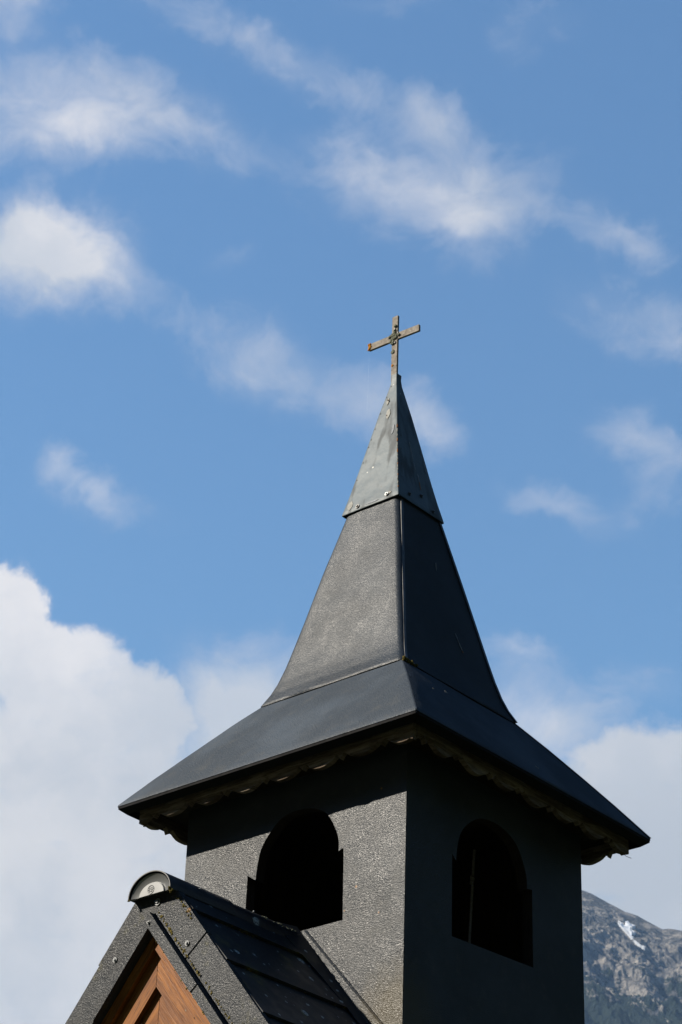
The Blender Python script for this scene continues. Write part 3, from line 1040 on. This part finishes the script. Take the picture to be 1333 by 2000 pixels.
# --- gable infill: boards stepping back as they nest under the verge
gb = [(-0.86, -0.955, -1.334), (-0.93, -1.095, -1.310), (-1.07, -1.245, -1.287), (-1.22, -1.40, -1.264), (-1.38, -1.56, -1.241)]
for (ct, cbm, yf) in gb:
    for sx in (1, -1):
        x1 = 1.15
        P = lambda c, x: (sx * x, yf, c - RS * x)
        g0 = 0.0012
        MB().prism([P(ct, g0), P(ct, x1), P(cbm, x1), P(cbm, g0)], (0, 0.0215, 0)).out('gable_board', M_WOOD_B if sx > 0 else M_WOOD_A, chapel)
        if sx > 0 and ct == -0.86: gable_right = bpy.data.objects['gable_board']
# scuffs and resin spots on the lit boards
M_SCUFF = simple('dried_resin', (0.16, 0.145, 0.12), 0.8, 0.2, nscale=200)
for (x, z, ln_) in ((0.185, -1.225, .007), (0.217, -1.181, .009), (0.246, -1.215, .008), (0.293, -1.267, .010), (0.098, -1.02, .004)):
    mark([(x, -1.3342, z), (x + ln_, -1.3342, z - RS * ln_)], 0.0028, M_SCUFF, gable_right, (0, -1, 0), 'resin_spot')
MB().prism([(-1.1, -1.205, -1.56 - RS * 1.1 + 1.2), (0, -1.205, -1.35), (1.1, -1.205, -1.56 - RS * 1.1 + 1.2), (1.1, -1.205, -Z0), (-1.1, -1.205, -Z0)], (0, 0.12, 0)).out('gable_wall', M_PLASTER, chapel)
for sx in (1, -1):
    MB().box((sx * 1.1 - (0.12 if sx > 0 else 0), -1.085, -Z0), (sx * 1.1 + (0.12 if sx < 0 else 0), 2.2, -2.05)).out('nave_wall', M_PLASTER, chapel)
MB().prism([(-1.1, 2.2, -2.05), (0, 2.2, -0.72), (1.1, 2.2, -2.05), (1.1, 2.2, -Z0), (-1.1, 2.2, -Z0)], (0, 0.12, 0)).out('nave_wall', M_PLASTER, chapel)
door = MB().box((-0.45, -1.245, -Z0 + 0.1), (0.45, -1.2055, -Z0 + 2.1)).out('door', M_DOOR, chapel)
MB().tube([(0.36, -1.26, -Z0 + 1.05), (0.36, -1.29, -Z0 + 1.05), (0.28, -1.29, -Z0 + 1.05)], 0.009).out('handle', M_SCREW, door)

# --- things that hang on or in the chapel
rp = MB()
rp.tube([(0.30, 0.236, -0.12), (0.30, 0.229, -0.20), (0.30, 0.222, -0.30), (0.30, 0.203, -0.54), (0.30, 0.196, -0.94)], 0.006, 8)
for i in range(7):
    rp.blob((0.30 + random.gauss(0, .004), 0.222 + random.gauss(0, .006), -0.262 + random.gauss(0, .012)), .009, seed=i)
tag(rp.out('bell_rope', M_ROPE, None, 60), 'thin pale knotted bell rope hanging inside the shaded arched opening', 'rope')
th = MB().tube([(-0.172, -0.006, 2.527), (-0.1722, -0.006, 2.35), (-0.1735, -0.006, 2.18)], 0.00005, 5)
tag(th.out('spider_thread', M_THREAD), 'fine spider thread hanging from the lichen-covered arm of the cross', 'thread')
sw = MB().tube([(0.745, 0.712, -0.088), (0.757, 0.716, -0.100), (0.778, 0.722, -0.112)], 0.0012, 5)
tag(sw.out('straw_stalk', M_STRAW), 'thin dry stalk poking out under the far corner of the eave', 'stalk')

# ------------------------------------------------------------------ ground and mountain
def fbm(x, y, oct=5, lac=2.03, gain=0.5, seed=0, ridged=False):
    tot = np.zeros_like(x); amp = 1.0; nrm = 0
    for o in range(oct):
        X = x * lac ** o + 17.3 * o + seed; Y = y * lac ** o - 9.1 * o + seed * 1.7
        xi = np.floor(X).astype(np.int64); yi = np.floor(Y).astype(np.int64)
        fx = X - xi; fy = Y - yi
        ux = fx * fx * fx * (fx * (fx * 6 - 15) + 10); uy = fy * fy * fy * (fy * (fy * 6 - 15) + 10)
        def h(a, b):
            n_ = (a * 374761393 + b * 668265263 + (o + 1) * 974711 + int(seed * 7919)) & 0x7fffffff
            n_ = ((n_ ^ (n_ >> 13)) * 1274126177) & 0x7fffffff
            return ((n_ ^ (n_ >> 16)) & 0xffff) / 65535.0
        v_ = (h(xi, yi) * (1 - ux) + h(xi + 1, yi) * ux) * (1 - uy) + (h(xi, yi + 1) * (1 - ux) + h(xi + 1, yi + 1) * ux) * uy
        if ridged: v_ = 1 - np.abs(2 * v_ - 1)
        tot += amp * v_; nrm += amp; amp *= gain
    return tot / nrm


SIL = [(-70, 7.0), (-60, 10.0), (-52, 12.5), (-46, 14.5), (-41, 17.0), (-38, 19.0), (-36, 20.6), (-35.1, 21.05), (-34.472, 20.938), (-34.247, 20.856), (-33.997, 20.724), (-33.748, 20.598),
       (-33.382, 20.409), (-33.081, 20.32), (-32.861, 20.194), (-32.615, 20.068), (-32.441, 19.979), (-32.263, 19.995), (-31.938, 19.934),
       (-31.0, 19.6), (-29, 18.6), (-26, 17.2), (-20, 14.0), (-10, 10.0), (5, 7.0)]
az = np.concatenate([np.arange(-70, -38, 0.5), np.arange(-38, -35.2, 0.1), np.arange(-35.2, -31.2, 0.0125), np.arange(-31.2, -28, 0.1), np.arange(-28, 5.1, 0.5)])
el_top = np.interp(az, [s[0] for s in SIL], [s[1] for s in SIL])
D0_, D1_ = 1500.0, 4200.0
tt = np.concatenate([np.linspace(0, 0.70, 50), np.linspace(0.705, 1.0, 300), np.linspace(1.02, 1.5, 14)])
AZ, TT = np.meshgrid(np.radians(az), tt)
EL = np.broadcast_to(el_top, AZ.shape)
DIST = D0_ + (D1_ - D0_) * TT
H1 = D1_ * np.tan(np.radians(EL))
prof_t = np.where(TT <= 1, TT ** 1.15, 1.0 - (TT - 1) * 0.9)
PX = DIST * np.sin(AZ); PY = DIST * np.cos(AZ)
n1 = fbm(PX / 130, PY / 130, 6, gain=0.56, seed=2, ridged=True) - 0.62
n2 = fbm(PX / 26, PY / 26, 6, gain=0.62, seed=5, ridged=True) - 0.62
n3 = fbm(PX / 420, PY / 420, 4, seed=9) - 0.5
win = np.clip(TT / 0.25, 0, 1) * np.clip((1.0 - TT) / 0.16, 0, 1) ** 0.7
win2 = np.clip(TT / 0.25, 0, 1) * np.clip((1.0 - TT) / 0.05, 0.12, 1)
PZ = H1 * prof_t + win * (n1 * 95 + n3 * 190) + win2 * n2 * 15
# keep the crest as the skyline
PZ = np.where((TT > 0.90) & (TT <= 1.0), np.minimum(PZ, DIST * np.tan(np.radians(EL)) * (1 - (1 - TT) * 0.02)), PZ)
PZ = np.maximum(PZ, -30)
CB = np.array([CAM.x, CAM.y, CAM.z])
nr, nc = AZ.shape
co = np.stack([PX + CB[0], PY + CB[1], PZ + CB[2]], -1).reshape(-1, 3)
me = bpy.data.meshes.new('mountain')
idx = np.arange(nr * nc).reshape(nr, nc)
fa = np.stack([idx[:-1, :-1], idx[:-1, 1:], idx[1:, 1:], idx[1:, :-1]], -1).reshape(-1, 4)
me.vertices.add(len(co)); me.vertices.foreach_set('co', co.astype(np.float32).ravel())
me.loops.add(fa.size); me.loops.foreach_set('vertex_index', fa.astype(np.int32).ravel())
me.polygons.add(len(fa)); me.polygons.foreach_set('loop_start', np.arange(0, fa.size, 4, dtype=np.int32))
me.update(calc_edges=True); me.validate()
me.shade_smooth()


def mountain_mat():
    mt, nt, bs = new_mat('limestone_and_pine_scrub')
    v = coords(nt)
    r1 = noise_node(nt, v, 0.035, 8, 0.68, 0.4)
    col = mix_col(nt, maprange(nt, r1.outputs['Fac'], 0.38, 0.62), (0.046, 0.047, 0.050, 1), (0.20, 0.182, 0.160, 1))
    # scrub clings to the gentler, lower ground
    geo = nt.nodes.new('ShaderNodeNewGeometry')
    sep = nt.nodes.new('ShaderNodeSeparateXYZ'); nt.links.new(geo.outputs['Position'], sep.inputs[0])
    sn = nt.nodes.new('ShaderNodeSeparateXYZ'); nt.links.new(geo.outputs['True Normal'], sn.inputs[0])
    pn = noise_node(nt, v, 0.022, 8, 0.66, 0.6)
    hgt = maprange(nt, sep.outputs[2], 1130, 1420, 0.16, -0.10, smooth=False)
    pk = math_node(nt, 'ADD', pn.outputs['Fac'], hgt)
    sc = maprange(nt, pk, 0.53, 0.58)
    g = noise_node(nt, v, 0.2, 3, 0.6)
    gcol = mix_col(nt, g.outputs['Fac'], (0.007, 0.013, 0.011, 1), (0.018, 0.025, 0.017, 1))
    col = mix_col(nt, sc, col, gcol)
    # dull alpine turf near the crest
    tf = math_node(nt, 'MULTIPLY', maprange(nt, sep.outputs[2], 1360, 1500), maprange(nt, r1.outputs['Fac'], 0.62, 0.45, 0.0, 0.8))
    col = mix_col(nt, tf, col, (0.050, 0.050, 0.047, 1))
    nt.links.new(col, bs.inputs['Base Color'])
    bs.inputs['Roughness'].default_value = 0.95
    bs.inputs['Specular IOR Level'].default_value = 0.1
    bump(nt, bs, r1.outputs['Fac'], 30.0)
    return mt


mountain = add_obj('mountain', me, None, mountain_mat())
tag(mountain, kind='structure')

# unseen wooded ring, added and raised to block sky light from shaded faces
ha = np.radians(np.arange(8, 288.1, 1.5)); ht = np.linspace(0, 1.2, 40)
HA, HT = np.meshgrid(ha, ht)
HD = 500 + 1400 * HT
HE = np.radians(27.0 + 4.0 * np.sin(HA * 2.3 + .4) + 2.0 * np.sin(HA * 7 + 2)) * np.clip((HA - np.radians(8)) / .3, 0.35, 1)
hx, hy = HD * np.sin(HA), HD * np.cos(HA)
hzz = np.where(HT <= 1, HT, 1 - (HT - 1) * .8) ** 1.1 * np.tan(HE) * 1900 + (fbm(hx / 300, hy / 300, 6, seed=4) - 0.5) * 160 * np.clip(HT * 4, 0, 1)
hco = np.stack([hx, hy, np.maximum(hzz, -20)], -1).reshape(-1, 3)
hr, hc = HA.shape
hidx = np.arange(hr * hc).reshape(hr, hc)
hfa = np.stack([hidx[:-1, :-1], hidx[:-1, 1:], hidx[1:, 1:], hidx[1:, :-1]], -1).reshape(-1, 4)
hme = bpy.data.meshes.new('sky_blocking_hills')
hme.from_pydata(hco.tolist(), [], hfa.tolist())
hme.shade_smooth()
tag(add_obj('sky_blocking_hills', hme, None, simple('sky_blocking_forest', (0.014, 0.022, 0.013), 0.95, 0.1, nscale=0.02, nb=12.0, var=0.6)), kind='structure')

# snow lying in a gully: the terrain surface inside the outline, raised by its depth
SNOW = [(-33.601, 20.147), (-33.538, 20.146), (-33.415, 20.064), (-33.392, 20.157), (-33.323, 20.179), (-33.264, 20.074), (-33.128, 20.037),
        (-33.142, 19.991), (-33.268, 19.969), (-33.269, 19.934), (-33.145, 19.921), (-33.127, 19.862), (-33.174, 19.816), (-33.222, 19.852),
        (-33.237, 19.793), (-33.129, 19.676), (-32.982, 19.593), (-32.857, 19.487), (-32.901, 19.452), (-33.034, 19.535), (-33.18, 19.63),
        (-33.324, 19.794), (-33.469, 19.959), (-33.566, 20.053)]


def inside(px, py, poly):
    c = np.zeros(px.shape, bool)
    j = len(poly) - 1
    for i in range(len(poly)):
        xi, yi = poly[i]; xj, yj = poly[j]
        cond = ((yi > py) != (yj > py)) & (px < (xj - xi) * (py - yi) / (yj - yi + 1e-12) + xi)
        c ^= cond
        j = i
    return c


ELV = np.degrees(np.arctan2(PZ, DIST))
AZD = np.degrees(AZ)
ins = inside(AZD, ELV, SNOW) & (TT <= 1.0) & (TT > 0.7)
used = {}
sv, sfc = [], []
cells = np.argwhere(ins[:-1, :-1] & ins[:-1, 1:] & ins[1:, 1:] & ins[1:, :-1])


def vid(i, j):
    k = (i, j)
    if k not in used:
        used[k] = len(sv)
        p = co[idx[i, j]]
        sv.append((p[0], p[1], p[2] + 5.0))
    return used[k]


for i, j in cells:
    sfc.append((vid(i, j), vid(i, j + 1), vid(i + 1, j + 1), vid(i + 1, j)))
# wind-smoothed surface
nbr = {}
for q in sfc:
    for a_, b_ in zip(q, q[1:] + q[:1]):
        nbr.setdefault(a_, set()).add(b_); nbr.setdefault(b_, set()).add(a_)
for _ in range(8):
    sv = [(p[0], p[1], 0.4 * p[2] + 0.6 * sum(sv[k][2] for k in nbr[i]) / len(nbr[i])) for i, p in enumerate(sv)]
# sides down into the rock
ec_ = {}
for q in sfc:
    for a_, b_ in zip(q, q[1:] + q[:1]):
        k = (min(a_, b_), max(a_, b_))
        ec_[k] = ec_.get(k, []) + [(a_, b_)]
nb_ = len(sv)
low = {}
for k, l in list(ec_.items()):
    if len(l) == 1:
        a_, b_ = l[0]
        for q in (a_, b_):
            if q not in low:
                low[q] = len(sv); sv.append((sv[q][0], sv[q][1], sv[q][2] - 12.0))
        sfc.append((b_, a_, low[a_], low[b_]))
M_SNOW = simple('old_snow', (0.42, 0.43, 0.45), 0.7, 0.3, nscale=0.05, var=0.06)
snow = build('snow_patch', sv, sfc, M_SNOW, None, 60, lift=False)
tag(snow, 'forked white patch of old snow lying in a gully below the mountain crest', 'snow')

# meadow reaching the foot of the mountain and the horizon
gv, gf = [], []
rings_ = [0, 6, 20, 60, 200, 700, 2500, 9000]
for ri, r in enumerate(rings_):
    for k in range(48):
        a = 2 * pi * k / 48
        gv.append((r * cos(a), r * sin(a), 0.0))
for ri in range(1, len(rings_) - 1 + 1):
    for k in range(48):
        k2 = (k + 1) % 48
        if ri == 1:
            continue
        gf.append(((ri - 1) * 48 + k, (ri - 1) * 48 + k2, ri * 48 + k2, ri * 48 + k))
gf.append(tuple(range(48, 96)))
gm, gnt, gbs = new_mat('meadow_grass')
gvv = coords(gnt)
ga = noise_node(gnt, gvv, 0.9, 6, 0.65); gb2 = noise_node(gnt, gvv, 30, 4, 0.6)
gc = mix_col(gnt, ga.outputs['Fac'], (0.018, 0.032, 0.010, 1), (0.045, 0.058, 0.018, 1))
gc = mix_col(gnt, maprange(gnt, gb2.outputs['Fac'], 0.4, 0.7, 0, 0.6), gc, (0.02, 0.034, 0.01, 1))
gnt.links.new(gc, gbs.inputs['Base Color']); gbs.inputs['Roughness'].default_value = 0.95
bump(gnt, gbs, gb2.outputs['Fac'], 0.05)
tag(build('meadow', gv, gf, gm, None, lift=False), kind='structure')

# ------------------------------------------------------------------ mountain air
hz = MB().box((-6500, -6000, -41.0), (5500, 7500, 1750.0)).out('haze', None, None, lift=False)
hm = bpy.data.materials.new('mountain_air')
hm.use_nodes = True
hn = hm.node_tree
hn.nodes.clear()
pv = hn.nodes.new('ShaderNodeVolumePrincipled')
pv.inputs['Color'].default_value = (0.36, 0.60, 1.0, 1)
pv.inputs['Density'].default_value = 3.2e-5
pv.inputs['Anisotropy'].default_value = 0.1
ho = hn.nodes.new('ShaderNodeOutputMaterial')
hn.links.new(pv.outputs[0], ho.inputs['Volume'])
hz.data.materials.clear()
hz.data.materials.append(hm)
tag(hz, kind='stuff')
